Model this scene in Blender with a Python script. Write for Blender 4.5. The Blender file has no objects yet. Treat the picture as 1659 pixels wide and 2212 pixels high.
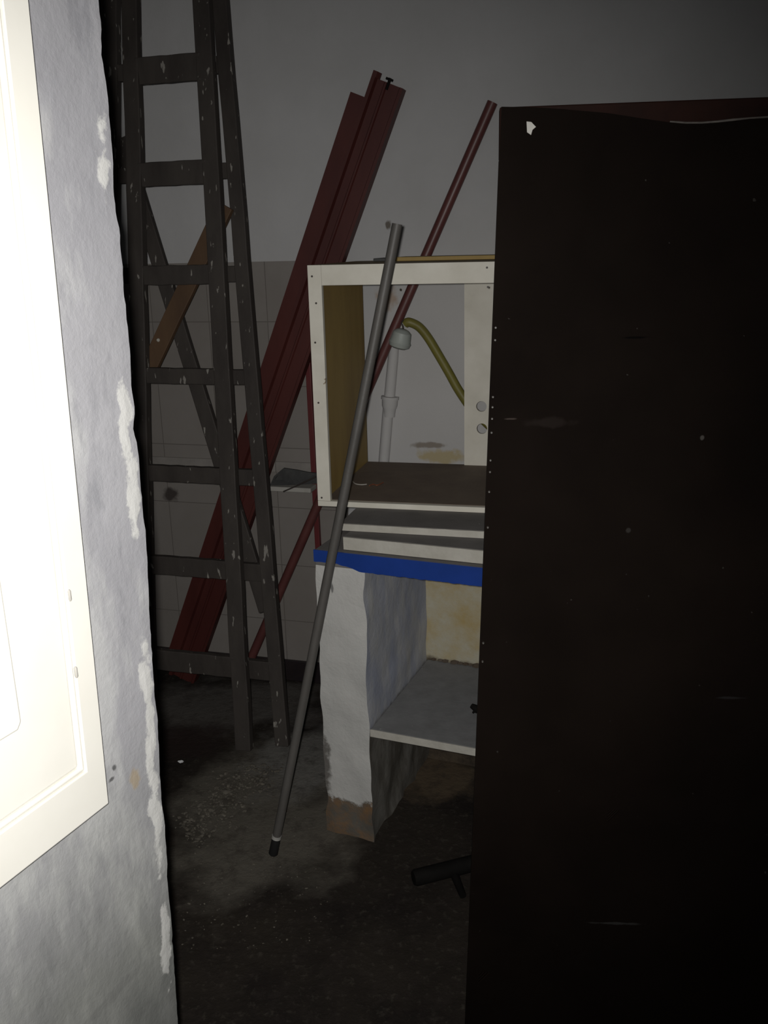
import bpy, bmesh, math, random
from mathutils import Vector as V, Matrix, noise as mnoise
rad = math.radians
SC = bpy.context.scene
COL = SC.collection

# ------------------------------------------------------------------ camera
F, CX, CY, H = 2000.0, 829.5, 1106.0, 1.6
PITCH, ROLL = rad(16.1), rad(-1.44)
CAM = V((0, 0, H))
fwd = V((0, math.cos(PITCH), -math.sin(PITCH)))
r0 = V((1, 0, 0)); u0 = r0.cross(fwd)
rgt = r0*math.cos(ROLL) + u0*math.sin(ROLL)
upv = rgt.cross(fwd)
cd = bpy.data.cameras.new('camera'); cam = bpy.data.objects.new('camera', cd); COL.objects.link(cam)
cd.sensor_fit = 'VERTICAL'; cd.sensor_height = 36.0; cd.lens = F*36.0/2212.0
cd.clip_start = .02
m = Matrix((rgt, upv, -fwd)).transposed().to_4x4(); m.translation = CAM
cam.matrix_world = m
SC.camera = cam

# ------------------------------------------------------------------ world, lamp, exposure
w = bpy.data.worlds.new('world'); SC.world = w; w.use_nodes = True
w.node_tree.nodes['Background'].inputs[0].default_value = (.9, .95, 1, 1)
w.node_tree.nodes['Background'].inputs[1].default_value = .08
SC.view_settings.view_transform = 'Standard'; SC.view_settings.look = 'None'
SC.view_settings.exposure = 0; SC.view_settings.gamma = 1; SC.view_settings.use_curve_mapping = False
ld = bpy.data.lights.new('camera_flash', 'SPOT'); lamp = bpy.data.objects.new('camera_flash', ld); COL.objects.link(lamp)
ld.energy = 116; ld.spot_size = rad(96); ld.spot_blend = 1.0; ld.shadow_soft_size = .011
ld.color = (1, .985, .96)
lamp.location = CAM - rgt*.019 + upv*.010
AIM = V((-.46, 2.0, .96))
lamp.rotation_euler = (AIM - lamp.location).to_track_quat('-Z', 'Y').to_euler()

# ------------------------------------------------------------------ helpers
def ray(px, py): return fwd + rgt*((px-CX)/F) - upv*((py-CY)/F)
def at_z(px, py, z):
    d = ray(px, py); return CAM + d*((z-H)/d.z)
def at_y(px, py, y):
    d = ray(px, py); return CAM + d*(y/d.y)
def on_plane(px, py, p0, n):
    d = ray(px, py); return CAM + d*((p0-CAM).dot(n)/d.dot(n))
def lerp(a, b, t): return a + (b-a)*t
def interp(x, pts):
    if x <= pts[0][0]: return pts[0][1]
    for (a, b), (c, d) in zip(pts, pts[1:]):
        if x <= c: return b + (d-b)*(x-a)/(c-a)
    return pts[-1][1]

def add_box(bm, o, ax, ay, az):
    """box with corner o and three edge vectors"""
    vs = [bm.verts.new(o + ax*i + ay*j + az*k) for k in (0, 1) for j in (0, 1) for i in (0, 1)]
    for f in ((0,2,3,1),(4,5,7,6),(0,1,5,4),(2,6,7,3),(0,4,6,2),(1,3,7,5)):
        bm.faces.new([vs[i] for i in f])
def add_bar(bm, p0, p1, side, wdt, dep, segs=1, jit=0, seed=0):
    ax = (p1-p0).normalized(); s = (side - ax*side.dot(ax)).normalized(); d = ax.cross(s)
    rnd = random.Random(seed); rings = []
    for i in range(segs+1):
        c = lerp(p0, p1, i/segs)
        if 0 < i < segs: c = c + s*rnd.uniform(-jit, jit)
        rings.append([bm.verts.new(c + s*(a*wdt/2) + d*(b*dep/2)) for a, b in ((-1,-1),(1,-1),(1,1),(-1,1))])
    for r1, r2 in zip(rings, rings[1:]):
        for i in range(4): bm.faces.new((r1[i], r1[(i+1) % 4], r2[(i+1) % 4], r2[i]))
    bm.faces.new(rings[0][::-1]); bm.faces.new(rings[-1])
def add_tube(bm, pts, radii, n=16, cap=True):
    if not isinstance(radii, (list, tuple)): radii = [radii]*len(pts)
    t0 = (pts[1]-pts[0]).normalized()
    s = t0.orthogonal().normalized(); rings = []
    for i, p in enumerate(pts):
        a = pts[max(i-1, 0)]; b = pts[min(i+1, len(pts)-1)]
        t = (b-a).normalized() if (b-a).length > 1e-9 else t0
        s = (s - t*s.dot(t)).normalized(); q = t.cross(s)
        rings.append([bm.verts.new(p + (s*math.cos(2*math.pi*k/n) + q*math.sin(2*math.pi*k/n))*radii[i]) for k in range(n)])
    for r1, r2 in zip(rings, rings[1:]):
        for k in range(n): bm.faces.new((r1[k], r1[(k+1) % n], r2[(k+1) % n], r2[k]))
    if cap: bm.faces.new(rings[0][::-1]); bm.faces.new(rings[-1])
def add_section(bm, p0, p1, s, d, prof):
    """extrude a closed section (list of (s, d) offsets) from p0 to p1"""
    a = [bm.verts.new(p0 + s*x + d*y) for x, y in prof]
    b = [bm.verts.new(p1 + s*x + d*y) for x, y in prof]
    n = len(prof)
    for i in range(n): bm.faces.new((a[i], a[(i+1) % n], b[(i+1) % n], b[i]))
    bm.faces.new(a[::-1]); bm.faces.new(b)
def smoothpath(pts, n=8):
    out = []
    for i in range(len(pts)-1):
        p0 = pts[max(i-1, 0)]; p1 = pts[i]; p2 = pts[i+1]; p3 = pts[min(i+2, len(pts)-1)]
        for k in range(n):
            t = k/n
            out.append(.5*((2*p1) + (p2-p0)*t + (2*p0-5*p1+4*p2-p3)*t*t + (3*p1-p0-3*p2+p3)*t**3))
    out.append(pts[-1]); return out

def obj(name, bm, mat, parent=None, smooth=False, bevel=0, frame=None):
    bmesh.ops.recalc_face_normals(bm, faces=bm.faces)
    me = bpy.data.meshes.new(name); o = bpy.data.objects.new(name, me); COL.objects.link(o)
    if parent is not None:
        root = parent
        while root.parent: root = root.parent
        org = root.location.copy()
        o.parent = parent
    elif frame is not None:
        o.matrix_world = frame; org = V((0, 0, 0))
    else:
        xs = [v.co for v in bm.verts]
        org = V(((min(c.x for c in xs)+max(c.x for c in xs))/2, (min(c.y for c in xs)+max(c.y for c in xs))/2, min(c.z for c in xs)))
        o.location = org
    if org.length: bmesh.ops.translate(bm, verts=bm.verts, vec=-org)
    bm.to_mesh(me); bm.free()
    for mt in (mat if isinstance(mat, (list, tuple)) else [mat]): me.materials.append(mt)
    if smooth:
        for p in me.polygons: p.use_smooth = True
        try: me.set_sharp_from_angle(angle=rad(38))
        except Exception: pass
    if bevel:
        b = o.modifiers.new('bevel', 'BEVEL'); b.width = bevel; b.segments = 2; b.limit_method = 'ANGLE'
    return o
def tag(o, label, cat, group=None, kind=None):
    o['label'] = label; o['category'] = cat
    if group: o['group'] = group
    if kind: o['kind'] = kind
    return o
def struct(o): o['kind'] = 'structure'; return o
def thing(name, label, cat, loc, group=None):
    o = bpy.data.objects.new(name, None); COL.objects.link(o); o.location = loc; o.empty_display_size = .05
    return tag(o, label, cat, group)
def BM(): return bmesh.new()

# ------------------------------------------------------------------ materials
class NT:
    def __init__(s, name):
        s.m = bpy.data.materials.new(name); s.m.use_nodes = True; s.t = s.m.node_tree
        s.b = s.t.nodes['Principled BSDF']
        s.pos = s.n('ShaderNodeNewGeometry').outputs['Position']
    def n(s, k, **kw):
        q = s.t.nodes.new(k)
        for a, b in kw.items(): setattr(q, a, b)
        return q
    def l(s, a, b): s.t.links.new(a, b)
    def noise(s, scale, detail=5, rough=.55, stretch=None, vec=None):
        q = s.n('ShaderNodeTexNoise'); q.inputs['Scale'].default_value = scale
        q.inputs['Detail'].default_value = detail; q.inputs['Roughness'].default_value = rough
        v = vec or s.pos
        if stretch:
            mp = s.n('ShaderNodeMapping'); mp.inputs['Scale'].default_value = stretch; s.l(v, mp.inputs[0]); v = mp.outputs[0]
        s.l(v, q.inputs['Vector']); return q.outputs['Fac']
    def ramp(s, x, a, b):
        q = s.n('ShaderNodeMapRange'); q.inputs[1].default_value = a; q.inputs[2].default_value = b
        q.clamp = True; s.l(x, q.inputs[0]); return q.outputs[0]
    def math(s, op, a, b=None):
        q = s.n('ShaderNodeMath', operation=op)
        for i, v in enumerate((a, b)):
            if v is None: continue
            if isinstance(v, (int, float)): q.inputs[i].default_value = v
            else: s.l(v, q.inputs[i])
        return q.outputs[0]
    def rgb(s, c):
        q = s.n('ShaderNodeRGB'); q.outputs[0].default_value = (*c, 1); return q.outputs[0]
    def mix(s, f, a, b):
        q = s.n('ShaderNodeMix', data_type='RGBA')
        if isinstance(f, (int, float)): q.inputs[0].default_value = f
        else: s.l(f, q.inputs[0])
        for i, v in ((6, a), (7, b)):
            if isinstance(v, tuple): q.inputs[i].default_value = (*v, 1)
            else: s.l(v, q.inputs[i])
        return q.outputs[2]
    def bump(s, h, strength, dist=.01):
        q = s.n('ShaderNodeBump'); q.inputs['Strength'].default_value = strength; q.inputs['Distance'].default_value = dist
        s.l(h, q.inputs['Height']); s.l(q.outputs[0], s.b.inputs['Normal'])
    def blob(s, c, r, dist=.02, nscale=25):
        """soft ragged patch around world point c with radii r -> mask"""
        sub = s.n('ShaderNodeVectorMath', operation='SUBTRACT'); s.l(s.pos, sub.inputs[0]); sub.inputs[1].default_value = c
        dv = s.n('ShaderNodeVectorMath', operation='DIVIDE'); s.l(sub.outputs[0], dv.inputs[0]); dv.inputs[1].default_value = r
        ln = s.n('ShaderNodeVectorMath', operation='LENGTH'); s.l(dv.outputs[0], ln.inputs[0])
        nz = s.noise(nscale, 4)
        d = s.math('ADD', ln.outputs['Value'], s.math('MULTIPLY', s.math('SUBTRACT', nz, .5), 1.6))
        return s.ramp(d, 1.0, .55)
    def z(s):
        q = s.n('ShaderNodeSeparateXYZ'); s.l(s.pos, q.inputs[0]); return q.outputs
    def done(s, col, rough=.7, spec=.3):
        if isinstance(col, tuple): s.b.inputs['Base Color'].default_value = (*col, 1)
        else: s.l(col, s.b.inputs['Base Color'])
        if isinstance(rough, (int, float)): s.b.inputs['Roughness'].default_value = rough
        else: s.l(rough, s.b.inputs['Roughness'])
        s.b.inputs['Specular IOR Level'].default_value = spec
        return s.m
def simple(name, c, c2=None, scale=12, rough=.6, spec=.3, stretch=None, bump=.15, spl=None):
    t = NT(name); nz = t.noise(scale, 6, .6, stretch)
    col = t.mix(t.ramp(nz, .35, .7), c, c2 or tuple(x*.75 for x in c))
    if spl:                                      # paint splashes
        sc, th, sp, st = spl
        f = t.ramp(t.noise(sc, 3, .5, st), th, th+.03)
        col = t.mix(f, col, sp)
    t.bump(t.noise(scale*4, 4), bump, .004)
    return t.done(col, rough, spec)

M_white = simple('white_gloss_paint', (.74,.72,.66), (.70,.68,.61), 6, .45, .4, bump=.05)
M_cabwhite = simple('white_cabinet_paint', (.66,.63,.55), (.56,.53,.45), 9, .5, .3, bump=.08, spl=(30, .72, (.2,.14,.08), None))
M_cabbrown = simple('brown_board', (.34,.235,.075), (.25,.165,.055), 8, .6, .3, stretch=(1,1,.25), spl=(60,.76,(.6,.55,.45),None))
M_cabbase = simple('dark_board', (.17,.135,.105), (.13,.10,.08), 10, .7, .2, spl=(70,.75,(.5,.48,.42),None))
M_ladder = simple('dark_ladder_wood', (.056,.048,.042), (.036,.030,.027), 14, .65, .25, stretch=(1,1,.3), spl=(42,.665,(.24,.225,.20),(1.5,1.5,.45)))
M_plank = simple('brown_plank', (.105,.062,.034), (.08,.047,.028), 14, .65, .25, stretch=(1,1,.3))
M_red = simple('red_oxide_steel', (.080,.020,.016), (.055,.013,.011), 7, .5, .35, stretch=(1,1,.3), bump=.08)
M_redpipe = simple('dull_red_paint', (.115,.040,.036), (.085,.028,.026), 9, .42, .45, bump=.06)
M_redbar = simple('bright_red_steel', (.125,.022,.024), (.10,.018,.018), 9, .5, .4, bump=.05)
M_pole = simple('grey_pole_paint', (.098,.091,.083), (.072,.067,.061), 14, .5, .35, stretch=(1,1,.4), spl=(45,.74,(.3,.29,.27),None))
M_rubber = simple('black_rubber', (.015,.015,.015), None, 20, .6, .3)
M_metalring = simple('worn_metal', (.4,.39,.36), None, 20, .4, .5)
M_blue = simple('blue_tile_glaze', (.012,.045,.25), (.010,.038,.20), 9, .4, .4, bump=.05)
M_slabtop = simple('grey_slab', (.165,.155,.150), (.125,.118,.112), 14, .7, .25, spl=(80,.75,(.5,.5,.48),None))
M_shelf = simple('grey_speckled_shelf', (.205,.205,.205), (.165,.165,.165), 20, .8, .15, spl=(90,.74,(.4,.4,.38),None))
M_slabfront = simple('chalky_white', (.46,.44,.39), (.38,.36,.31), 16, .75, .2, bump=.3)
M_hose = simple('olive_hose', (.185,.165,.035), (.14,.125,.028), 10, .5, .4, bump=.05)
M_plastic = simple('white_plastic', (.36,.39,.36), (.31,.33,.31), 10, .5, .4, bump=.05)
M_wire = simple('dark_wire', (.05,.04,.035), None, 20, .5, .4)
M_orange = simple('orange_wire', (.20,.065,.03), None, 20, .5, .4)
M_scrap = simple('dark_grey_scrap', (.075,.075,.072), (.05,.05,.05), 18, .8, .2, bump=.4)
M_black = simple('black_iron', (.006,.0055,.005), (.010,.009,.008), 14, .8, .08)
M_ledge = simple('pale_stone', (.40,.385,.35), (.33,.315,.285), 14, .6, .3)
M_base = simple('dark_glazed_base', (.020,.016,.018), (.03,.022,.02), 8, .25, .5, bump=.05)
M_dot = simple('nail_metal', (.075,.07,.062), None, 30, .5, .4)
M_foil = simple('silver_foil', (.75,.75,.75), None, 30, .3, .6)

# back wall frame: origin on the floor, x along the wall, y into the wall
AW = rad(16)
W0 = V((-.335, 3.25, 0))
E1 = V((math.cos(AW), -math.sin(AW), 0)); E2 = V((math.sin(AW), math.cos(AW), 0)); Z = V((0, 0, 1))
def on_wall(px, py, off=0): return on_plane(px, py, W0 - E2*off, E2)
WF = Matrix.Translation(W0) @ Matrix.Rotation(-AW, 4, 'Z')

t = NT('grey_plaster')
a = t.noise(2.2, 6, .6); b_ = t.noise(38, 4, .6)
col = t.mix(t.ramp(a, .3, .7), (.47,.465,.465), (.405,.40,.395))
zz = t.z()[2]
# cleaner, whiter paint on the patch of wall at cabinet height right of the tiles, ragged at its top
def wb(px, py): return on_wall(px, py)
clean = t.blob(tuple(wb(950, 800)), (.6, .6, .5), nscale=2)
col = t.mix(t.math('MULTIPLY', clean, .35), col, (.52,.50,.475))
for (px, py), r, c, k in (((835,645),(.04,.04,.05),(.33,.21,.12),.6), ((960,985),(.11,.11,.03),(.40,.31,.12),.7),
                          ((930,962),(.08,.08,.012),(.16,.12,.08),.7), ((838,485),(.012,.012,.018),(.12,.10,.08),.9), ((866,626),(.006,.006,.006),(.05,.04,.03),1)):
    col = t.mix(t.math('MULTIPLY', t.blob(tuple(wb(px, py)), r, nscale=30), k), col, c)
t.bump(b_, .25, .004)
M_wall = t.done(col, .85, .15)

t = NT('old_pale_tiles')
tc = t.n('ShaderNodeTexCoord'); sep = t.n('ShaderNodeSeparateXYZ'); t.l(tc.outputs['Object'], sep.inputs[0])
cmb = t.n('ShaderNodeCombineXYZ'); t.l(t.math('ADD', sep.outputs[0], 5*.222+.05), cmb.inputs[0]); t.l(t.math('ADD', sep.outputs[2], -.022+.222*2), cmb.inputs[1])
bt = t.n('ShaderNodeTexBrick'); bt.offset = 0; t.l(cmb.outputs[0], bt.inputs['Vector'])
bt.inputs['Scale'].default_value = 1; bt.inputs['Brick Width'].default_value = .222; bt.inputs['Row Height'].default_value = .222
bt.inputs['Mortar Size'].default_value = .0016; bt.inputs['Mortar Smooth'].default_value = .3
bt.inputs['Color1'].default_value = (.235,.215,.198,1); bt.inputs['Color2'].default_value = (.215,.197,.18,1); bt.inputs['Mortar'].default_value = (.135,.12,.108,1)
dirt = t.ramp(t.noise(5, 6, .65), .4, .75)
col = t.mix(t.math('MULTIPLY', dirt, .45), bt.outputs['Color'], (.17,.15,.13))
col = t.mix(t.blob(tuple(on_wall(372, 1068)), (.035,.035,.04), nscale=30), col, (.06,.05,.045))
t.bump(t.math('MULTIPLY', bt.outputs['Fac'], -1.0), .5, .003)
M_tile = t.done(col, .55, .3)

t = NT('dirty_dark_floor_painted_falloff')
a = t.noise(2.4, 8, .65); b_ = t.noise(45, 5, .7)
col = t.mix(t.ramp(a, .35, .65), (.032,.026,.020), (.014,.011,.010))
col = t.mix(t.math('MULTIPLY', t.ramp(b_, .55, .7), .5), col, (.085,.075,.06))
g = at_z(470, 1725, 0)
col = t.mix(t.math('MULTIPLY', t.blob(tuple(at_z(560, 1760, 0)), (.34,.46,.1), nscale=5), .8), col, (.135,.122,.100))  # this and the next two patches paint flash falloff: floor lighter farther off
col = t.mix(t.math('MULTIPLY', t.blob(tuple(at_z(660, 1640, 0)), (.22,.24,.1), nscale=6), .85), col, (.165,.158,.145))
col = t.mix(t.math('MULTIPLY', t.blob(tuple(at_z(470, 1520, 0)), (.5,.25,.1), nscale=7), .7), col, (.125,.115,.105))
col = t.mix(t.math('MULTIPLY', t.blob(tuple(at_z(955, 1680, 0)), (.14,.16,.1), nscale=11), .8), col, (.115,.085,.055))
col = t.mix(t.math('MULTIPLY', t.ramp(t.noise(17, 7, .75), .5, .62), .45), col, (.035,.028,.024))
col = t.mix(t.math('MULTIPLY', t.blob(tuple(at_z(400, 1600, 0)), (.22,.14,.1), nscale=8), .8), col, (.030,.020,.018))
t.bump(b_, .5, .008)
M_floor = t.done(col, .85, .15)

AN = rad(25.5)
DN = V((math.sin(AN), math.cos(AN), 0)); NN = V((DN.y, -DN.x, 0))        # along the wall (away), out of the wall
S0 = at_y(235, 1736, 1.0)                                               # shutter's lower corner, front face
NP = S0 - NN*.030                                                       # a point of the wall face
# plaster of the near wall: streaky grey skim, bare white plaster where the arris is broken ("chip" attribute)
t = NT('skimmed_grey_wall')
st = t.noise(7, 7, .6, (1, 1, .35)); bl = t.noise(3.0, 6, .6)
col = t.mix(t.ramp(bl, .35, .7), (.335,.331,.345), (.275,.272,.288))
col = t.mix(t.math('MULTIPLY', t.ramp(st, .5, .58), .75), col, (.44,.44,.435))
col = t.mix(t.math('MULTIPLY', t.ramp(t.noise(9, 7, .72, (1, 1, .3)), .53, .62), .6), col, (.20,.20,.215))
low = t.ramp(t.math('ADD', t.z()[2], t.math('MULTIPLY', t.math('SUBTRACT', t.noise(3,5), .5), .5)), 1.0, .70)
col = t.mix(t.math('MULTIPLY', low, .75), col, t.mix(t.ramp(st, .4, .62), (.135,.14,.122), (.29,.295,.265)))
at = t.n('ShaderNodeAttribute'); at.attribute_name = 'chip'
chf = t.math('ADD', at.outputs['Fac'], t.math('MULTIPLY', t.math('SUBTRACT', t.noise(48, 6, .7), .5), 1.1))
col = t.mix(t.math('MULTIPLY', t.ramp(chf, .42, .58), .85), col, (.56,.555,.53))
for (px, py), r, c, k in (((247,1660),(.004,.006,.006),(.05,.05,.05),.8), ((241,1684),(.005,.007,.004),(.05,.05,.05),.8), ((293,1683),(.008,.014,.018),(.33,.25,.14),.6),
                          ((245,2150),(.05,.09,.010),(.12,.12,.115),.3)):
    col = t.mix(t.math('MULTIPLY', t.blob(tuple(on_plane(px, py, NP, NN)), r, nscale=60), k), col, c)
t.bump(t.math('ADD', t.math('ADD', t.noise(55, 5, .65), t.math('MULTIPLY', st, .6)), t.math('MULTIPLY', chf, .8)), .3, .004)
M_near = t.done(col, .85, .15)

t = NT('whitewashed_masonry')
xyz = t.z()
nz = t.noise(14, 6, .65)
edge = t.math('ADD', xyz[2], t.math('MULTIPLY', t.math('SUBTRACT', nz, .5), .22))
paint = t.ramp(edge, .105, .125)
bare = t.mix(t.ramp(t.noise(16, 6, .65), .4, .65), (.11,.10,.085), (.19,.11,.055))
white = t.mix(t.ramp(t.noise(5, 5), .35, .7), (.50,.49,.465), (.43,.425,.405))
col = t.mix(paint, bare, white)
t.bump(t.math('ADD', t.noise(24, 6, .65), t.math('MULTIPLY', paint, .5)), .5, .008)
_c0 = at_z(677, 1188, .845)
for q_, r, c, k in ((_c0+V((.0,0,-.64)), (.022,.05,.13), (.10,.09,.08), .9), (_c0+V((.045,0,-.10)), (.004,.05,.020), (.05,.05,.05), .7), (_c0+V((.04,0,-.045)), (.02,.05,.006), (.2,.2,.19), .6)):
    col = t.mix(t.math('MULTIPLY', t.blob(tuple(q_), r, nscale=40), k), col, c)
M_pillar = t.done(col, .85, .15)

t = NT('smeared_blue_grey_wash')
nz = t.noise(14, 6, .6, (1, 1, .35))
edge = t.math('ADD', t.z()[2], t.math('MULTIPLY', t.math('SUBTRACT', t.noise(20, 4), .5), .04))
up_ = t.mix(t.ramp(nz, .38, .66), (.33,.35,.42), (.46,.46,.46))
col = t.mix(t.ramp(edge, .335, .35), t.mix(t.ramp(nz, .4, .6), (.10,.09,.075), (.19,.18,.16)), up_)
t.bump(t.noise(26, 6, .65), .4, .006)
M_wash = t.done(col, .85, .15)

t = NT('yellowed_plaster')
nz = t.noise(7, 6, .65)
col = t.mix(t.ramp(nz, .4, .68), (.42,.395,.31), (.38,.29,.13))
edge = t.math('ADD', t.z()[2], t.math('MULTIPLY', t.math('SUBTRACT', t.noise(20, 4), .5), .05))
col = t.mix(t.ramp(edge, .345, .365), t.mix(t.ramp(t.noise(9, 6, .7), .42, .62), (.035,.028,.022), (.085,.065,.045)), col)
t.bump(t.noise(30, 6, .65), .4, .006)
M_yellow = t.done(col, .85, .15)

t = NT('dark_brown_hardboard')
nz = t.noise(3, 6, .6)
col = t.mix(t.ramp(nz, .35, .7), (.0085,.0060,.0048), (.015,.0105,.0083))
col = t.mix(t.ramp(t.noise(75, 2, .5), .765, .79), col, (.05,.045,.04))
for (px, py), r, c, k in (((1330,1998),(.050,.09,.0035),(.075,.075,.072),.55), ((1575,1500),(.03,.09,.003),(.05,.05,.05),.45), ((1106,911),(.013,.09,.0022),(.09,.07,.06),.7), ((1190,918),(.05,.09,.010),(.026,.020,.017),.6),  # the thin pale blob on the crease is a highlight painted into the colour
                          ((1515,944),(.004,.09,.005),(.12,.11,.10),.8), ((1375,730),(.022,.09,.002),(.002,.002,.002),.8), ((1360,1148),(.005,.09,.005),(.06,.055,.05),.7)):
    col = t.mix(t.math('MULTIPLY', t.blob(tuple(at_y(px, py, 1.47)), r, nscale=45), k), col, c)
t.bump(t.noise(2.2, 3), .25, .03)
M_door = t.done(col, .75, .03)
M_doorrail = simple('red_brown_rail', (.016,.005,.003), (.008,.003,.002), 12, .7, .1)
M_doorlip = simple('torn_lip_highlight', (.10,.09,.08), (.03,.025,.022), 30, .6, .3)

# ------------------------------------------------------------------ the room
bm = BM()
nx, ny = 90, 110
x0, x1, y0, y1 = -2.4, 2.2, -1.2, 4.2
gv = []
for j in range(ny+1):
    row = []
    for i in range(nx+1):
        x = x0+(x1-x0)*i/nx; y = y0+(y1-y0)*j/ny
        row.append(bm.verts.new((x, y, -.004*abs(mnoise.noise(V((x*4, y*4, 0)))))))
    gv.append(row)
for j in range(ny):
    for i in range(nx): bm.faces.new((gv[j][i], gv[j][i+1], gv[j+1][i+1], gv[j+1][i]))
fr = bmesh.ops.extrude_face_region(bm, geom=bm.faces[:])
bmesh.ops.translate(bm, verts=[v for v in fr['geom'] if isinstance(v, bmesh.types.BMVert)], vec=(0, 0, -.12))
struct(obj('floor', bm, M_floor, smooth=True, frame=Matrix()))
bm = BM(); add_box(bm, V((x0, y0, 2.95)), V((x1-x0, 0, 0)), V((0, y1-y0, 0)), V((0, 0, .1)))
struct(obj('ceiling', bm, M_wall))
bm = BM(); add_box(bm, V((-1.55, 0, 0)), V((3.6, 0, 0)), V((0, .15, 0)), V((0, 0, 2.95)))
struct(obj('wall_back', bm, M_wall, frame=WF))
TILE_R = .215
bm = BM(); add_box(bm, V((-1.40, -.008, 0)), V((1.40+TILE_R, 0, 0)), V((0, .008, 0)), V((0, 0, 1.555)))
struct(obj('trim_1', bm, M_tile, frame=WF))
bm = BM(); add_box(bm, V((-1.40, -.022, 0)), V((1.40+TILE_R, 0, 0)), V((0, .014, 0)), V((0, 0, .085)))
struct(obj('baseboard_back', bm, M_base, frame=WF, bevel=.004))
# side walls that close the room outside the picture
bm = BM(); p = W0 - E1*1.40; add_box(bm, V((p.x-.15, 1.30, 0)), V((.15, 0, 0)), V((0, p.y-1.30+.06, 0)), V((0, 0, 2.95)))
struct(obj('wall_left', bm, M_wall))
bm = BM(); add_box(bm, V((1.62, -1.1, 0)), V((.15, 0, 0)), V((0, 3.7, 0)), V((0, 0, 2.95)))
struct(obj('wall_right', bm, M_wall))

# near wall with its broken corner
edge_px = [(214,0),(219,50),(219,119),(226,154),(234,214),(238,259),(241,288),(244,323),(246,398),(251,467),(259,497),(261,537),(266,572),(268.5,622),(275,696),(281,761),(284,835),(292,885),(288,920),(293,945),(301,995),(306,1069),(308,1100),(314,1150),(318,1216),(321,1266),(324,1326),(329,1402),(334,1492),(341,1563),(344,1643),(349,1728),(356,1779),(362,1854),(363,1904),(370,1980),(376,2080),(385,2211)]
prof = []
for px, py in edge_px:
    p = on_plane(px, py, NP, NN); prof.append((p.z, (p-NP).dot(DN)))
prof.sort()
prof = [(-.01, prof[0][1]+.004)] + prof + [(2.95, prof[-1][1]-.012)]
bm = BM()
NR = 330
cols = [0, .004, .009, .016, .024, .033, .044, .058, .075, .10, .14, .2, .3, .45, .65, .9, 1.2, 1.5]
rows = []
lay = bm.verts.layers.float.new('chip')
for j in range(NR+1):
    z = 2.95*j/NR
    se = interp(z, prof) + .0012*mnoise.noise(V((z*70, 1.3, 0))) + .0010*mnoise.noise(V((z*190, 7.3, 0)))
    row = []
    cw = .014 + .016*max(0, mnoise.noise(V((z*7, 3, 0)))+.35)            # width of the worn arris
    for s in cols:
        q = NP + DN*(se - s); q.z = z
        d = .0012*mnoise.noise(V((s*14, z*6, 5))) + .0005*mnoise.noise(V((s*60, z*60, 9)))
        if s < cw: d -= .0010*((1-s/cw)**1.6) * (0.5+1.2*mnoise.noise(V((z*26, s*40, 2))))
        v = bm.verts.new(q + NN*d)
        pres = max(0, min(1, .55+1.6*mnoise.noise(V((z*5.5, 11, 0))) + (.28 if .75 < z < 1.45 else -.25)))
        ch = max(0, 1-abs(s-.016)/.024)*pres*(.9+.9*mnoise.noise(V((z*30, s*60, 4))))
        v[lay] = ch
        row.append(v)
    rows.append(row)
for r1, r2 in zip(rows, rows[1:]):
    for i in range(len(cols)-1): bm.faces.new((r1[i], r1[i+1], r2[i+1], r2[i]))
back = []
for j, row in enumerate(rows):                                          # thickness
    e = row[0].co - NN*.16; f = row[-1].co - NN*.16
    back.append((bm.verts.new(e), bm.verts.new(f)))
for j in range(NR):
    bm.faces.new((rows[j][0], rows[j+1][0], back[j+1][0], back[j][0]))
    bm.faces.new((rows[j][-1], back[j][1], back[j+1][1], rows[j+1][-1]))
    bm.faces.new((back[j][0], back[j+1][0], back[j+1][1], back[j][1]))
bm.faces.new([v for v in rows[0][::-1]] + [back[0][0], back[0][1]][0:2]); bm.faces.new(rows[-1] + [back[-1][1], back[-1][0]])
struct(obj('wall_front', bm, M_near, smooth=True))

# ------------------------------------------------------------------ white shutter leaf on the near wall
sp = NP + NN*.030
sT = on_plane(62, 0, sp, NN); sB = on_plane(235, 1736, sp, NN)
def sx(p): return (p-sp).dot(DN)
zb = sB.z; zt = 2.42
def redge(z): return sx(sB) + (sx(sT)-sx(sB))*(z-sB.z)/(sT.z-sB.z)
ib = on_plane(188, 1666, sp, NN); it = on_plane(6, 0, sp, NN)
WL = .46
shut = thing('wooden_shutter', 'white painted wooden shutter with a panelled leaf folded against the rough grey wall', 'shutter', NP + DN*(-.2) + Z*zb)
def swp(s, z, d): q = NP + DN*s + NN*d; q.z = z; return q
def sheet(bm, poly, d0, d1):
    """polygon of (s, z) extruded from depth d0 to d1 off the wall"""
    a = [bm.verts.new(swp(s, z, d0)) for s, z in poly]; b = [bm.verts.new(swp(s, z, d1)) for s, z in poly]
    n = len(poly)
    for i in range(n): bm.faces.new((a[i], a[(i+1) % n], b[(i+1) % n], b[i]))
    bm.faces.new(a[::-1]); bm.faces.new(b)
sl = redge(zb) - WL
ibz = ib.z
def iedge(z): return sx(ib) + (sx(it)-sx(ib))*(z-ib.z)/(it.z-ib.z)
def ring(bm, outer, inner, d0, d1):
    f = [[bm.verts.new(swp(a_, b_, dd)) for a_, b_ in loop] for loop in (outer, inner) for dd in (d1, d0)]
    of, ob_, if_, ib_ = f
    for i in range(4):
        k = (i+1) % 4
        bm.faces.new((of[i], of[k], if_[k], if_[i])); bm.faces.new((ob_[i], ib_[i], ib_[k], ob_[k]))
        bm.faces.new((of[i], ob_[i], ob_[k], of[k])); bm.faces.new((if_[i], if_[k], ib_[k], ib_[i]))
ZT = zt-.06
outer = [(sl, zb), (redge(zb), zb), (redge(zt), zt), (sl, zt)]
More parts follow.
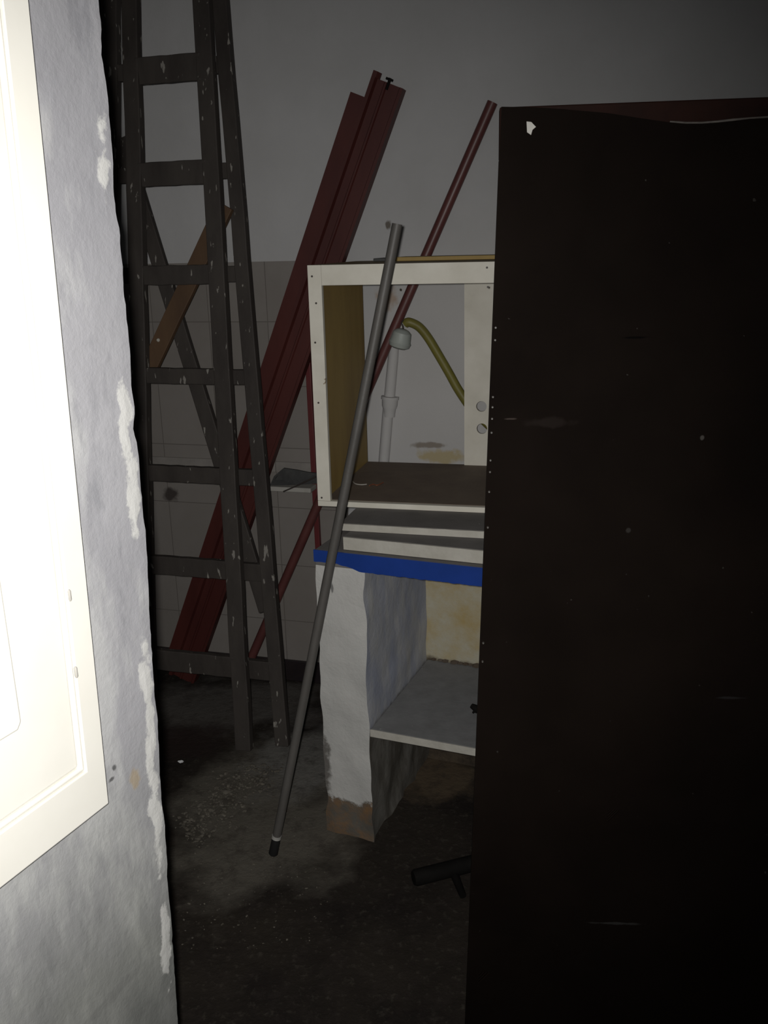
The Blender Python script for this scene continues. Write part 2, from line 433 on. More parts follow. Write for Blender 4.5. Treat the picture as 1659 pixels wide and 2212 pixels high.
inner = [(sl+.05, ibz), (iedge(ibz), ibz), (iedge(ZT), ZT), (sl+.05, ZT)]
bm = BM(); ring(bm, outer, inner, .004, .030); obj('frame', bm, M_white, shut, bevel=.0015)
inn2 = [(sl+.056, ibz+.007), (iedge(ibz)-.006, ibz+.007), (iedge(ZT)-.006, ZT-.007), (sl+.056, ZT-.007)]
inn1 = [(sl+.0505, ibz+.0005), (iedge(ibz)-.0005, ibz+.0005), (iedge(ZT)-.0005, ZT-.0005), (sl+.0505, ZT-.0005)]
bm = BM(); ring(bm, inn1, inn2, .010, .0275); obj('moulding', bm, M_white, shut, bevel=.0025)
bm = BM()
sheet(bm, [(sl+.0565, ibz+.0075), (iedge(ibz)-.0065, ibz+.0075), (iedge(ZT)-.0065, ZT-.0075), (sl+.0565, ZT-.0075)], .006, .024)
pan = obj('panel', bm, M_white, shut, bevel=.003)
bm = BM()
fz = on_plane(20, 1592, sp, NN); fs = sx(on_plane(52, 1578, sp, NN))
sheet(bm, [(sl+.10, fz.z), (fs-.006, fz.z), (fs, fz.z+.008), (fs, zt-.12), (sl+.10, zt-.12)], .0242, .0285)
obj('raised_field', bm, M_white, pan, bevel=.003)
for px, py in ((150, 1286), (164, 1452)):
    q = on_plane(px, py, sp, NN); bm = BM(); c = swp(sx(q), q.z, .0302)
    add_tube(bm, [c - Z*.007, c - Z*.005, c + Z*.005, c + Z*.007], [.001, .002, .002, .001], 10)
    obj('pin', bm, M_ledge, shut, smooth=True)

# ------------------------------------------------------------------ ledge on the back wall with scraps
def wl(p): return (p-W0).dot(E1)
la, lb = wl(on_wall(602, 1060)), wl(on_wall(700, 1060))-.01
ua = wl(on_wall(325, 1060))
lz = on_wall(640, 1064, .11).z
led = thing('wall_ledge', 'narrow pale stone ledge fixed across the tiled wall behind the ladder', 'ledge', W0 + E1*((la+lb)/2) + Z*lz)
def wp(x, off, z): return W0 + E1*x - E2*off + Z*z
bm = BM(); add_box(bm, wp(la, .11, lz), E1*(lb-la), E2*.062, Z*.017); obj('slab', bm, M_ledge, led, bevel=.003)
bm = BM(); add_box(bm, wp(la, .0175, lz+.045), E1*(lb-la), E2*.009, Z*.040); obj('upstand', bm, simple('grey_band', (.26,.24,.22), (.20,.185,.17), 14, .7, .2), led, bevel=.003)
bm = BM(); add_box(bm, wp(la+.01, .0475, lz-.002), E1*.03, E2*.037, Z*.018); obj('bracket', bm, M_base, led)
bm = BM(); add_box(bm, wp(ua, .0175, lz+.045), E1*(la-ua-.001), E2*.009, Z*.040)
struct(obj('trim_2', bm, bpy.data.materials['grey_band'], bevel=.003))
zs = lz + .0175
bm = BM()
fl = [(583,1050),(592,1030),(612,1013),(640,1017),(664,1022),(684,1024),(686,1046),(640,1049)]
pts = []
for i, (px, py) in enumerate(fl):
    p = at_z(px, 1047, zs); off = .098 if py > 1040 else .066
    pts.append((px, py, off))
top = [bm.verts.new(on_wall(px, py, off)) for px, py, off in pts]
ctr = [v.co.copy() for v in top]
zmin = min(c.z for c in ctr)
for v in top: v.co.z += zs + .0005 - zmin
bot = [bm.verts.new(v.co + E2*.010) for v in top]
n = len(top)
bm.faces.new(top); bm.faces.new(bot[::-1])
for i in range(n): bm.faces.new((top[i], bot[i], bot[(i+1) % n], top[(i+1) % n]))
tag(obj('crumpled_sheet', bm, M_scrap), 'dark grey crumpled scrap standing on the pale ledge beside the cabinet', 'scrap')
bm = BM(); a = on_wall(612, 1058, .115); b = on_wall(680, 1030, .10); a.z = max(a.z, zs+.002)
a = at_z(612, 1062, zs+.003); b = on_wall(682, 1030, .09)
add_tube(bm, [on_wall(612, 1062, .118), on_wall(640, 1050, .117), on_wall(682, 1030, .116)], .0025, 8)
tag(obj('thin_stick', bm, M_wire, smooth=True), 'thin dark stick lying aslant across the front of the pale ledge', 'stick')

# ------------------------------------------------------------------ red steel leaning on the back wall
def lean(pxt, pxb, offt, offb, zfoot=0.012):
    """a straight member seen through two picture points, top against the wall, foot on the floor near it"""
    T = on_wall(*pxt, offt); Bq = on_wall(*pxb, offb)
    d = (Bq-T); k = (zfoot - T.z)/d.z
    return T, T + d*k
T, B = lean((835, 178), (413, 1400), .070, .105)
ax = (T-B).normalized(); s = (E1 - ax*E1.dot(ax)).normalized(); d = s.cross(ax)
if d.dot(E2) > 0: d = -d                                              # d points out of the wall
Wm = .105
profm = [(-Wm/2,-.02),(-Wm/2,.022),(-Wm/2+.012,.022),(-Wm/2+.017,.008),(-.012,.008),(-.009,.013),(-.003,.013),(0,.008),(Wm/2-.014,.008),(Wm/2-.010,.018),(Wm/2,.018),(Wm/2,-.02),
         (Wm/2-.004,-.02),(Wm/2-.004,.003),(-Wm/2+.004,.003),(-Wm/2+.004,-.02)]
c1 = thing('steel_channel', 'wide dark red steel channel leaning on the back wall, the taller of the two', 'steel profile', B, 'red channels leaning on the back wall')
bm = BM(); add_section(bm, B+s*.008, T+s*.008, s, d, profm); obj('channel', bm, M_red, c1)
bm = BM(); tp = T + s*.012 - ax*.02 + d*.016
add_tube(bm, [tp, tp+ax*.034], .0045, 10); add_box(bm, tp+ax*.026-s*.011, s*.022, d*.008, ax*.007); obj('bolt', bm, M_black, c1)
bm = BM(); add_section(bm, T+s*.008-ax*.0, T+s*.008+ax*.018, s, d, [(-Wm/2,-.0),(-Wm/2,.022),(-Wm/2+.014,.022),(-Wm/2+.022,.008),(-Wm/2+.022,.0)]); obj('lug', bm, M_red, c1)
T2, B2 = lean((792, 212), (397, 1400), .030, .062)
ax2 = (T2-B2).normalized(); s2 = (E1 - ax2*E1.dot(ax2)).normalized(); d2 = s2.cross(ax2)
if d2.dot(E2) > 0: d2 = -d2
W2 = .10
prof2 = [(-W2/2,-.018),(-W2/2,.018),(W2/2,.018),(W2/2,-.018),(W2/2-.004,-.018),(W2/2-.004,.013),(-W2/2+.004,.013),(-W2/2+.004,-.018)]
bm = BM(); add_section(bm, B2, T2, s2, d2, prof2)
tag(obj('steel_channel', bm, M_red), 'shorter red steel channel behind the wide one, showing along its left edge', 'steel profile', 'red channels leaning on the back wall')

def pipe_ends(pxt, pxb, offt, offb, zf): return lean(pxt, pxb, offt, offb, zf)
T, B = pipe_ends((1064, 221), (549, 1407), .022, .105, .012)
bm = BM(); ax = (T-B).normalized(); R_ = .0165
q = []
add_tube(bm, [B, T], R_, 20, cap=False)
bmesh.ops.holes_fill(bm, edges=[e for e in bm.edges if e.is_boundary])
tag(obj('steel_pipe', bm, M_redpipe, smooth=True), 'long round dull red pipe leaning on the wall behind the cabinet', 'pipe')
RP = (T, B)
T, B = pipe_ends((663, 720), (688, 1190), .032, .032, .001)
bm = BM(); add_bar(bm, B, T, E1, .019, .019); 
tag(obj('steel_bar', bm, M_redbar, bevel=.002), 'thin upright bright red bar between the cabinet and the leaning channels', 'bar')

# ------------------------------------------------------------------ white waste pipe, hose and hanging cap behind the cabinet
dp = thing('waste_pipe', 'white painted waste pipe with a collar on the wall behind the cabinet', 'pipe', on_wall(815, 1180, .01))
bm = BM()
add_tube(bm, [on_wall(812, 1190, .006), on_wall(829, 1000, .006), on_wall(838, 890, .006), on_wall(841, 862, .006), on_wall(849, 775, .004), on_wall(853, 735, -.004)], [.019, .019, .019, .019, .018, .016], 18)
obj('pipe', bm, M_wall, dp, smooth=True)
bm = BM(); a = on_wall(840.5, 900, .008); b = on_wall(843, 856, .008)
add_tube(bm, [a, lerp(a, b, .35), lerp(a, b, .55), lerp(a, b, .85), lerp(a, b, .86), b], [.020, .022, .027, .028, .031, .031], 18)
obj('collar', bm, M_wall, dp, smooth=True)
bm = BM()
hp = [(876,699,.076),(884,696,.078),(905,706,.070),(925,730,.062),(948,768,.055),(970,806,.05),(990,842,.046),(1018,882,.043),(1053,916,.04),(1082,945,.04),(1110,990,.04)]
add_tube(bm, smoothpath([on_wall(*p) for p in hp], 5), .0150, 14)
tag(obj('hose', bm, M_hose, smooth=True), 'olive green hose arching down behind the white back board of the cabinet', 'hose')
hc = thing('plastic_cap', 'white plastic cap hanging on a wire beside the red pipe inside the cabinet opening', 'cap', on_wall(864, 750, .10))
a = on_wall(871, 711, .105); b = on_wall(861, 752, .105); dirn = (b-a).normalized()
bm = BM()
L = (b-a).length
add_tube(bm, [a, a+dirn*.003, a+dirn*L*.18, a+dirn*L*.62, a+dirn*L*.70, a+dirn*L*.9, b], [.012, .020, .030, .034, .037, .033, .022], 20)
obj('cap', bm, M_plastic, hc, smooth=True)
bm = BM(); add_tube(bm, smoothpath([a + Z*-.002, on_wall(870, 704, .100), on_wall(867, 698, .10), on_wall(871, 692, .105)], 5), .0025, 8)
obj('wire', bm, M_wire, hc, smooth=True)

# ------------------------------------------------------------------ stepladder
FT = at_z(527, 1622, 0)
f_off = -(FT-W0).dot(E2)
def lplane(k): return (FT + E2*k)
tiltv = V(E2*(f_off-.14)) + Z*2.6; tiltv.normalize()
LN = E1.cross(tiltv).normalized()
if LN.dot(E2) < 0: LN = -LN
def onL(px, py, k=0): return on_plane(px, py, FT + LN*k, LN)
lad = thing('stepladder', 'tall folded wooden stepladder, nearly black and paint splashed, leaning behind the rough wall corner', 'ladder', V((FT.x-.15, FT.y, 0)))
def stile(pt, pb, k, wpx, seed):
    a, b = onL(*pt, k), onL(*pb, k); dr = a-b
    lo = b + dr*((.005-b.z)/dr.z); hi = b + dr*((2.52-b.z)/dr.z)
    bm = BM(); add_bar(bm, lo, hi, E1, wpx*2.88/F, .030, 24, .0012, seed)
    obj('stile', bm, M_ladder, lad, bevel=.003)
    return lambda z: lo + (hi-lo)*((z-lo.z)/(hi.z-lo.z))
KO = .056
L1 = stile((283, 0), (324, 1600), 0, 37, 1)
R1 = stile((438, 0), (528, 1620), 0, 38, 2)
L0 = stile((238, 0), (240, 1600), KO, 44, 3)
R0 = stile((477, 0), (611, 1600), KO, 33, 4)
rz = []
for yy, xx in ((150,365),(375,372),(594,378),(812,388),(1024,398),(1224,405),(1430,412)):
    rz.append((onL(xx, yy, 0).z, onL(xx, yy, KO).z))
rz.append((rz[0][0]+.31, rz[0][1]+.31))
for i, (za, zb_) in enumerate(rz):
    hh = (.078, .072, .060, .050, .054, .064, .074, .07)[i]
    ho = (.050, .048, .050, .048, .054, .060, .068, .05)[i]
    bm = BM(); a, b = L1(za), R1(za); add_bar(bm, a+E1*.015, b-E1*.015, Z, hh, .022, 10, .001, 20+i); obj('rung', bm, M_ladder, lad, bevel=.003)
    bm = BM(); a, b = L0(zb_), R0(zb_); add_bar(bm, a+E1*.015, b-E1*.012, Z, ho, .022, 10, .001, 40+i); obj('rung', bm, M_ladder, lad, bevel=.003)
bm = BM(); add_bar(bm, onL(262, 300, KO+.028), onL(576, 1320, KO+.028), E1, .050, .022, 12, .001, 77); obj('brace', bm, M_ladder, lad, bevel=.003)
bm = BM(); add_bar(bm, onL(320, 800, .0275), onL(487, 444, .0275), E1, .058, .019, 6, .0005, 78)
tag(obj('wooden_plank', bm, M_plank, bevel=.002), 'short brown plank wedged aslant between the two frames of the folded ladder', 'plank')
bm = BM(); c = onL(345, 735, .0275) - LN*.010; add_tube(bm, [c, c-LN*.003], [.006, .004], 10)
ob = obj('nail', bm, M_slabfront, bpy.data.objects['wooden_plank'])
# nail was built relative to the plank's origin by obj()

# ------------------------------------------------------------------ masonry counter
AC = rad(22.4)
A0 = at_z(677, 1188, .845); A0.z = 0
CXv = V((math.cos(AC), -math.sin(AC), 0)); CYv = V((math.sin(AC), math.cos(AC), 0))
def cp(x, y, z): return A0 + CXv*x + CYv*y + Z*z
CL, TOPZ, TH = 1.12, .845, .042
cnt = thing('masonry_counter', 'whitewashed masonry counter with a bright blue edge below the white cabinet', 'counter', cp(.5, .25, 0))
q = on_plane(788, 1300, cp(0, .006, 0), CYv); PW = (q-A0).dot(CXv)
DP = .80
def rough_block(x0, x1, y0, y1, z0, z1, amp, seed, nx=10, ny=14, nz=40, mats=None):
    bm = BM()
    vg = {}
    def vert(i, j, k):
        key = (i, j, k)
        if key not in vg:
            p = V((x0+(x1-x0)*i/nx, y0+(y1-y0)*j/ny, z0+(z1-z0)*k/nz))
            g = V((p.x*16+seed, p.y*16, p.z*13))
            of = V((mnoise.noise(g), mnoise.noise(g+V((9, 0, 0))), 0))*amp
            low = max(0, 1-p.z/.22)
            of += V((mnoise.noise(g*1.7), mnoise.noise(g*1.7+V((4, 0, 0))), 0))*amp*1.6*low
            if i in (0, nx) and j in (0, ny): of *= 1.4
            vg[key] = bm.verts.new(cp(p.x+of.x, p.y+of.y, p.z))
        return vg[key]
    for k in range(nz):
        for i in range(nx):
            for j, mi in ((0, 0), (ny, 0)):
                f = bm.faces.new((vert(i,j,k), vert(i+1,j,k), vert(i+1,j,k+1), vert(i,j,k+1))); f.material_index = mi
        for j in range(ny):
            for i, mi in ((0, 0), (nx, 1)):
                f = bm.faces.new((vert(i,j,k), vert(i,j+1,k), vert(i,j+1,k+1), vert(i,j,k+1))); f.material_index = mi
    for k in (0, nz):
        for i in range(nx):
            for j in range(ny): bm.faces.new((vert(i,j,k), vert(i+1,j,k), vert(i+1,j+1,k), vert(i,j+1,k)))
    return bm
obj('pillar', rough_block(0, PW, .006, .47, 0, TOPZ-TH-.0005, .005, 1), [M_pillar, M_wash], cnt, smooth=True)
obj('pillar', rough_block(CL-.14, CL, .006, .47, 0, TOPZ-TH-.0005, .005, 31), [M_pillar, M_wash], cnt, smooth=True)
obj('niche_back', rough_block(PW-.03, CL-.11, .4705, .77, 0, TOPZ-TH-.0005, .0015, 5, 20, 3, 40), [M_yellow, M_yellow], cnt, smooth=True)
bm = BM(); add_box(bm, cp(.0, .004, TOPZ-TH), CXv*CL, CYv*(DP), Z*TH); obj('worktop', bm, M_slabtop, cnt, bevel=.003)
bm = BM()
NB = 150; ra = []; rb = []
for i in range(NB+1):
    x = CL*i/NB
    h = interp(x, [(0, .031), (.06, .031), (.10, .036), (.13, .046), (.2, .046), (CL, .050)]) + .0022*mnoise.noise(V((x*70, 0, 3))) + .002*mnoise.noise(V((x*25, 0, 8)))
    ra.append([bm.verts.new(cp(x, -.001, TOPZ+.001)), bm.verts.new(cp(x, -.001, TOPZ-h))]); rb.append([bm.verts.new(cp(x, .0035, TOPZ+.001)), bm.verts.new(cp(x, .0035, TOPZ-h))])
for i in range(NB):
    bm.faces.new((ra[i][0], ra[i+1][0], ra[i+1][1], ra[i][1])); bm.faces.new((rb[i][0], rb[i][1], rb[i+1][1], rb[i+1][0]))
    bm.faces.new((ra[i][0], rb[i][0], rb[i+1][0], ra[i+1][0])); bm.faces.new((ra[i][1], ra[i+1][1], rb[i+1][1], rb[i][1]))
bm.faces.new((ra[0][0], ra[0][1], rb[0][1], rb[0][0])); bm.faces.new((ra[-1][0], rb[-1][0], rb[-1][1], ra[-1][1]))
obj('blue_edge', bm, M_blue, cnt)
SZ = .352
bm = BM(); add_box(bm, cp(PW+.006, .004, SZ-.020), CXv*(CL-.14-PW-.012), CYv*.46, Z*.020); sh = obj('shelf', bm, M_shelf, cnt, bevel=.002)
bm = BM(); add_box(bm, cp(PW+.006, -.001, SZ-.0205), CXv*(CL-.14-PW-.012), CYv*.0045, Z*.021); obj('front_lip', bm, M_slabfront, sh, bevel=.001)
# mortar lumps where the shelf meets the back of the niche
bm = BM(); rnd = random.Random(4)
for i in range(16):
    c = cp(PW+.03+i*.02+rnd.uniform(-.006,.006), .462, SZ+.004); bmesh.ops.create_icosphere(bm, subdivisions=1, radius=rnd.uniform(.006,.012), matrix=Matrix.Translation(c) @ Matrix.Diagonal((1.4,.8,.8,1)))
obj('mortar', bm, simple('dark_mortar', (.07,.05,.035), (.12,.1,.08), 40, .9, .1), sh, smooth=True)
bm = BM(); c = at_z(1030, 1532, SZ+.012)
add_tube(bm, [c+V((-.014,.01,.006)), c, c+V((.03,-.004,-.001))], [.007,.012,.010], 10); add_tube(bm, [c, c+V((-.012,-.012,-.004))], [.006,.003], 8)
tag(obj('iron_scrap', bm, M_black, smooth=True), 'small black iron scrap on the grey shelf inside the counter', 'scrap')

# ------------------------------------------------------------------ two slabs stacked on the counter, under the cabinet
S1Z = TOPZ+.0015
def slab(name, label, org, ang, length, depth, z0, z1, rough, seed):
    ex = V((math.cos(ang), -math.sin(ang), 0)); ey = V((math.sin(ang), math.cos(ang), 0))
    t_ = thing(name, label, 'slab', V((org.x, org.y, z0)) + ex*length/2 + ey*depth/2, 'slabs stacked on the blue-edged counter')
    o = V((org.x, org.y, 0)); N = 60
    def block(y0, y1, za, zb_, mat, nm, jag):
        bm = BM(); fr_ = []
        for i in range(N+1):
            x = length*i/N
            jt = jag*mnoise.noise(V((x*30, seed, 0)))
            ring = []
            for yy, z_ in ((y0+jt*.5, za), (y1, za), (y1, zb_), (y0+jt*.5, zb_+jt*.6)):
                xx = x
                if i == 0: xx += rough*abs(mnoise.noise(V((z_*90+seed, yy*25, 2))))*1.6
                ring.append(bm.verts.new(o + ex*xx + ey*yy + Z*z_))
            fr_.append(ring)
        for a_, b_ in zip(fr_, fr_[1:]):
            for k in range(4): bm.faces.new((a_[k], a_[(k+1) % 4], b_[(k+1) % 4], b_[k]))
        bm.faces.new(fr_[0][::-1]); bm.faces.new(fr_[-1])
        return obj(nm, bm, mat, t_)
    block(.0055, depth, z0, z1, M_slabtop, 'slab', .0)
    block(0, .005, z0+.0005, z1-.0005, M_slabfront, 'front_edge', .0015)
    return t_
o1 = at_z(740, 1187, S1Z)
slab('stone_slab', 'thicker chalky fronted slab lying directly on the blue-edged counter', o1, AC-rad(.5), .95, .50, S1Z, S1Z+.034, .012, 3)
S2Z = S1Z+.0345
AK = rad(13.9)
o2 = at_z(733, 1146, S2Z)
slab('stone_slab', 'thin grey slab with a pale edge, directly below the cabinet', o2, rad(15.2), .85, .46, S2Z, S2Z+.019, .004, 7)

# ------------------------------------------------------------------ open white cabinet
KZ = S2Z+.0195
K0 = at_z(687, 1093, KZ); K0.z = 0
KX = V((math.cos(AK), -math.sin(AK), 0)); KY = V((math.sin(AK), math.cos(AK), 0))
def kp(x, y, z): return K0 + KX*x + KY*y + Z*z
KT = on_plane(664, 573, kp(0, 0, 0), KY).z
KW, KD = .86, .49
cab = thing('open_cabinet', 'open white framed cabinet with brown inside, standing on the slabs', 'cabinet', kp(KW/2, KD/2, KZ))
def kbox(x, y, z, a, b, c): bm = BM(); add_box(bm, kp(x, y, z), KX*a, KY*b, Z*c); return bm
obj('side_panel', kbox(0, .0165, KZ, .018, KD-.0165, KT-KZ), [M_cabbrown], cab)
obj('side_panel', kbox(KW-.018, .0165, KZ, .018, KD-.0165, KT-KZ), [M_cabbrown], cab)
obj('bottom_panel', kbox(.0185, .0165, KZ, KW-.037, KD-.0165, .016), M_cabbase, cab)
obj('top_panel', kbox(.0185, .0165, KT-.016, KW-.037, KD-.0165, .016), M_cabbrown, cab)
obj('front_stile', kbox(0, 0, KZ+.0155, .037, .016, KT-KZ-.0155), M_cabwhite, cab, bevel=.001)
obj('front_stile', kbox(KW-.037, 0, KZ+.0155, .037, .016, KT-KZ-.0155), M_cabwhite, cab, bevel=.001)
obj('top_rail', kbox(.0373, 0, KT-.052, KW-.0746, .016, .052), M_cabwhite, cab, bevel=.001)
obj('bottom_rail', kbox(0, 0, KZ, KW, .016, .015), M_cabwhite, cab, bevel=.001)
for px, py in ((674,597),(683,655),(1052,578),(688,870),(1054,620),(695,1075),(681,740)):
    q = on_plane(px, py, kp(0, 0, 0), KY); bm = BM(); add_tube(bm, [q-KY*.0012, q-KY*.0001], .0028, 8); obj('screw', bm, M_wire, cab)
# back board with two round holes
bx0 = (on_plane(1003, 850, kp(0, KD-.012, 0), KY)-K0).dot(KX)
cu = bpy.data.curves.new('tmp', 'CURVE'); cu.dimensions = '2D'; cu.fill_mode = 'BOTH'; cu.extrude = .005
def poly(pts):
    s_ = cu.splines.new('POLY'); s_.points.add(len(pts)-1); s_.use_cyclic_u = True
    for p_, (x, y) in zip(s_.points, pts): p_.co = (x, y, 0, 1)
bx1 = KW-.0185; bz0 = KZ+.0165; bz1 = KT-.0165
poly([(bx0, bz0), (bx1, bz0), (bx1, bz1), (bx0, bz1)])
for px, py in ((1040, 878), (1041, 926)):
    q = on_plane(px, py, kp(0, KD-.012, 0), KY); hx = (q-K0).dot(KX)
    poly([(hx+.0165*math.cos(2*math.pi*k/28), q.z+.0165*math.sin(2*math.pi*k/28)) for k in range(28)])
co = bpy.data.objects.new('tmp', cu); COL.objects.link(co); bpy.context.view_layer.update()
me = bpy.data.meshes.new_from_object(co.evaluated_get(bpy.context.evaluated_depsgraph_get()))
bm = BM(); bm.from_mesh(me); bpy.data.objects.remove(co); bpy.data.meshes.remove(me); bpy.data.curves.remove(cu)
for v in bm.verts: v.co = kp(v.co.x, KD-.007+v.co.z, v.co.y)
obj('back_board', bm, M_cabwhite, cab)

# things on and in the cabinet
bm = BM(); add_box(bm, kp(.165, .30, KT+.0005), KX*.66, KY*.15, Z*.011)
tag(obj('wooden_board', bm, M_cabbrown, bevel=.001), 'brown board lying on top of the white cabinet', 'board')
bm = BM(); add_box(bm, kp(.10, .31, KT+.0005), KX*.055 + KY*.008, KY*.12, Z*.009)
tag(obj('stone_offcut', bm, M_scrap, bevel=.002), 'small dark grey offcut on the cabinet top, left of the brown board', 'offcut')
bm = BM(); zc = KZ+.0185
add_tube(bm, smoothpath([at_z(798,1049,zc), at_z(806,1046,zc), at_z(815,1048,zc), at_z(828,1042,zc)], 6), .0018, 8)
tag(obj('wire_scrap', bm, M_orange, smooth=True), 'thin orange wire scrap on the dark cabinet bottom', 'wire')
bm = BM(); add_tube(bm, smoothpath([at_z(762,1040,zc), at_z(768,1045,zc), at_z(780,1047,zc), at_z(792,1046,zc)], 6), .0016, 8)
tag(obj('wire_scrap', bm, M_ledge, smooth=True), 'thin white wire scrap on the cabinet bottom beside the orange one', 'wire')

# ------------------------------------------------------------------ grey pole leaning on the slabs in front of the counter
PB = at_z(590, 1848, .0)
cq = at_z(729, 1140, S2Z+.01)
PR = .0120
pb = PB + Z*.003 
# it rests against the edge of the slabs: go through the picture line, clear of the blue edge
ptop = on_plane(858, 484, V((0, 2.215, 0)), V((0, 1, 0)))
pole = thing('leaning_pole', 'slim grey metal pole leaning across the front of the cabinet and counter', 'pole', PB)
ax = (ptop-pb).normalized()
bm = BM(); add_tube(bm, [pb+ax*.062, ptop], PR, 18); obj('tube', bm, M_pole, pole, smooth=True)
bm = BM(); add_tube(bm, [pb+ax*.052, pb+ax*.0615], PR+.0012, 18); obj('ring', bm, M_metalring, pole, smooth=True)
bm = BM(); add_tube(bm, [pb, pb+ax*.004, pb+ax*.0515], [PR-.002, PR+.001, PR], 18); obj('rubber_tip', bm, M_rubber, pole, smooth=True)

# ------------------------------------------------------------------ dark door leaf on the right
AD = rad(5.5)
DX = V((math.cos(AD), -math.sin(AD), 0)); DY = V((math.sin(AD), math.cos(AD), 0))
dT = at_y(1083, 229, 1.50); D0 = V((dT.x, dT.y, 0))
dB = on_plane(1005, 2212, D0, DY)
def dp_(x, y, z): return D0 + DX*x + DY*y + Z*z
rack = ((dB-D0).dot(DX))/(dT.z-dB.z)                                    # the leaf has dropped out of square
def dk(x, y, z): return dp_(x + rack*(dT.z-z), y, z)
DT = dT.z
dr = thing('wooden_door', 'large dark brown board-faced door standing open on the right, its sheet peeling at the top', 'door', dp_(.45, 0, 0))
DW = .98
bm = BM(); n1, n2 = 44, 60; g = []
for j in range(n2+1):
    row = []
    for i in range(n1+1):
        x = DW*i/n1
        topz = DT - interp(x, [(0,.0015),(.05,.004),(.09,.008),(.16,.017),(.20,.025),(.25,.034),(.28,.037),(.31,.036),(.35,.033),(.43,.031),(DW,.034)])
        z = .012 + (topz-.012)*j/n2
        k = max(0, 1-(topz-z)/.16)
        bul = -.018*k*k*max(0, min(1, (x-.09)/.2)) - .003*(1+mnoise.noise(V((x*3, z*3, 0)))) - .0035*max(0, 1-abs(z-1.225+.03*x)/.05)*max(0, 1-x/.4)
        row.append(bm.verts.new(dk(x, bul, z)))
    g.append(row)
for j in range(n2):
    for i in range(n1): bm.faces.new((g[j][i], g[j][i+1], g[j+1][i+1], g[j+1][i]))
fr = bmesh.ops.solidify(bm, geom=bm.faces[:], thickness=-.003)
obj('board_face', bm, M_door, dr, smooth=True)
bm = BM(); add_box(bm, dk(0, .004, DT-.075), DX*DW, DY*.034, Z*.074); obj('top_rail', bm, M_doorrail, dr, bevel=.002)
bm = BM()
a = [dk(0, .004, .012), dk(.07, .004, .012), dk(.07, .004, DT-.0755), dk(0, .004, DT-.0755)]
lo = [bm.verts.new(p) for p in a]; hi = [bm.verts.new(p+DY*.034) for p in a]
bm.faces.new(lo); bm.faces.new(hi[::-1])
for i in range(4): bm.faces.new((lo[i], hi[i], hi[(i+1) % 4], lo[(i+1) % 4]))
obj('door_stile', bm, M_door, dr)
bm = BM()
a = [dk(DW-.07, .004, .012), dk(DW, .004, .012), dk(DW, .004, DT-.0755), dk(DW-.07, .004, DT-.0755)]
lo = [bm.verts.new(p) for p in a]; hi = [bm.verts.new(p+DY*.034) for p in a]
bm.faces.new(lo); bm.faces.new(hi[::-1])
for i in range(4): bm.faces.new((lo[i], hi[i], hi[(i+1) % 4], lo[(i+1) % 4]))
obj('door_stile', bm, M_door, dr)
bm = BM(); add_box(bm, dk(.0705, .004, .012), DX*(DW-.141), DY*.034, Z*.10); obj('bottom_rail', bm, M_door, dr)
bm = BM()                                                               # torn lip along the peeled edge, its pale colour a painted highlight
pts = []
for i in range(11, 45):
    j = n2; x = DW*i/n1
    topz = DT - interp(x, [(0,.0015),(.05,.004),(.09,.008),(.16,.017),(.20,.025),(.25,.034),(.28,.037),(.31,.036),(.35,.033),(.43,.031),(DW,.034)])
    pts.append(dk(x, -.018*max(0, min(1, (x-.09)/.2))-.0085, topz+.0005))
add_tube(bm, pts, [.0012+.0013*abs(mnoise.noise(V((i*.6, 2, 0)))) for i in range(len(pts))], 8)
obj('torn_edge', bm, M_doorlip, dr, smooth=True)
rnd = random.Random(8)
for i, py in enumerate((708, 735, 858, 880, 905, 935, 995, 1020, 1063, 1140, 1390, 1430)):
    q = on_plane(1071-(py-600)*.0393+4, py, dp_(0, -.008, 0), DY); bm = BM(); add_tube(bm, [q, q+DY*.003], [.0015, .002], 8); obj('nail', bm, M_dot, dr)
q = on_plane(1146, 276, dp_(0, -.007, 0), DY); bm = BM()
cps = [(-.006,.009),(.001,.008),(.008,.001),(.003,-.003),(.001,-.010),(-.005,-.006)]
lo = [bm.verts.new(q+DX*x+Z*y) for x, y in cps]; hi = [bm.verts.new(q+DX*x+Z*y+DY*.003) for x, y in cps]
bm.faces.new(lo); bm.faces.new(hi[::-1])
for i in range(6): bm.faces.new((lo[i], hi[i], hi[(i+1) % 6], lo[(i+1) % 6]))
obj('paint_chip', bm, M_ledge, dr)

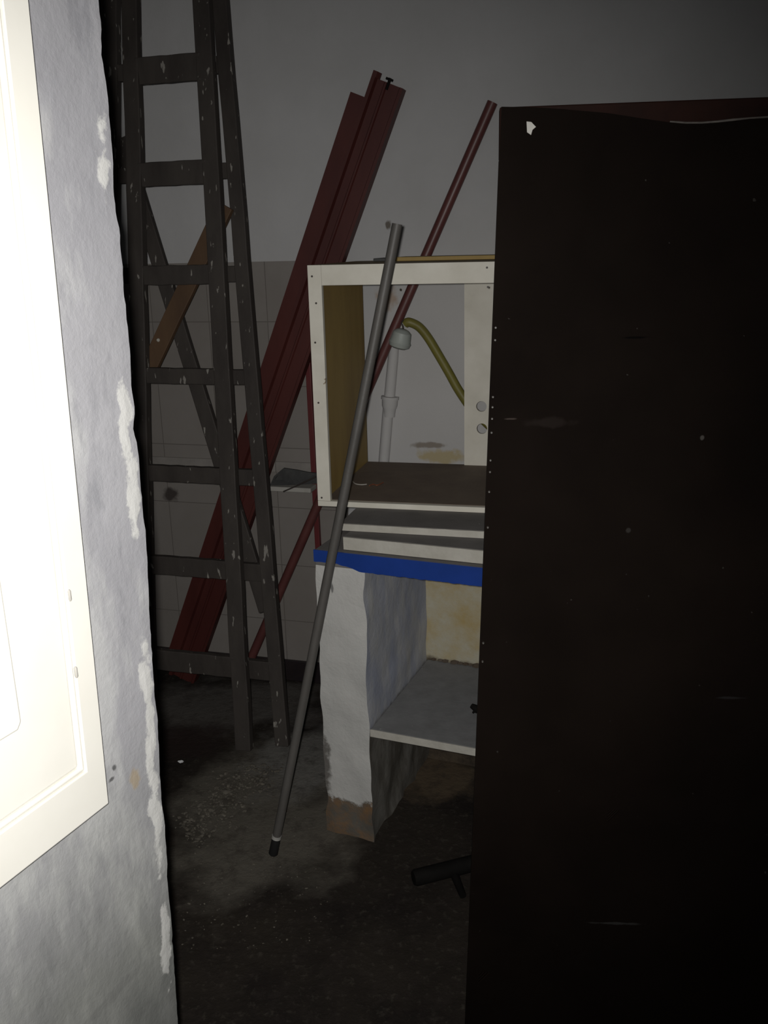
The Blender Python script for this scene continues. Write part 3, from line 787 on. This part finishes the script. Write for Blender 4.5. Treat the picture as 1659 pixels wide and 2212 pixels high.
# ------------------------------------------------------------------ on the floor
lg = thing('iron_tube', 'black tube with a short stub lying on the floor before the counter opening', 'tube', at_z(960, 1900, 0))
a = at_z(893, 1897, .022); b = at_z(1060, 1855, .022)
bm = BM(); add_tube(bm, [a, lerp(a, b, .03), b], [.018, .0215, .0215], 16); obj('barrel', bm, M_black, lg, smooth=True)
c = at_z(978, 1880, .016); e = at_z(1000, 1935, .010)
bm = BM(); add_tube(bm, [lerp(c, e, .25), e], [.011, .009], 12); obj('stub', bm, M_black, lg, smooth=True)
bm = BM(); c = at_z(390, 1645, .006); rnd = random.Random(3)
bmesh.ops.create_icosphere(bm, subdivisions=2, radius=.0055, matrix=Matrix.Translation(c) @ Matrix.Diagonal((1.6, 1, .5, 1)))
for v in bm.verts: v.co += V((rnd.uniform(-1,1), rnd.uniform(-1,1), rnd.uniform(-.6,.6)))*.0025
tag(obj('foil_scrap', bm, M_foil), 'tiny shiny scrap on the dark floor near the rough wall corner', 'scrap')
bm = BM(); rnd = random.Random(12)
M_crumb = simple('plaster_crumbs', (.155,.14,.115), (.07,.062,.05), 30, .9, .1)
def crumb(px, py, r):
    p = at_z(px, py, r*.4)
    if p.y > 2.95 or p.y < 1.3 or (p.y > FT.y-.09) or (p.x > -.23 and p.y > 2.12): return
    mt = Matrix.Translation(p) @ Matrix.Rotation(rnd.uniform(0, 6), 4, 'Z') @ Matrix.Diagonal((rnd.uniform(.7,1.8), rnd.uniform(.6,1.1), rnd.uniform(.3,.6), 1))
    bmesh.ops.create_icosphere(bm, subdivisions=1, radius=r, matrix=mt)
for i in range(620):
    k = rnd.random(); w_ = rnd.gauss(0, 1)
    crumb(lerp(400, 585, k)+w_*16, lerp(1805, 1635, k)+w_*14+rnd.gauss(0, 8), abs(rnd.gauss(0, .0034))+.0012)
for i in range(260):
    crumb(rnd.uniform(390, 720), rnd.uniform(1640, 2050), abs(rnd.gauss(0, .0014))+.0008)
for v in bm.verts: v.co += V((rnd.uniform(-1,1), rnd.uniform(-1,1), rnd.uniform(-.3,.3)))*.0006
tag(obj('plaster_rubble', bm, M_crumb), 'pale plaster crumbs strewn over the dark floor in front of the ladder', 'rubble', kind='stuff')
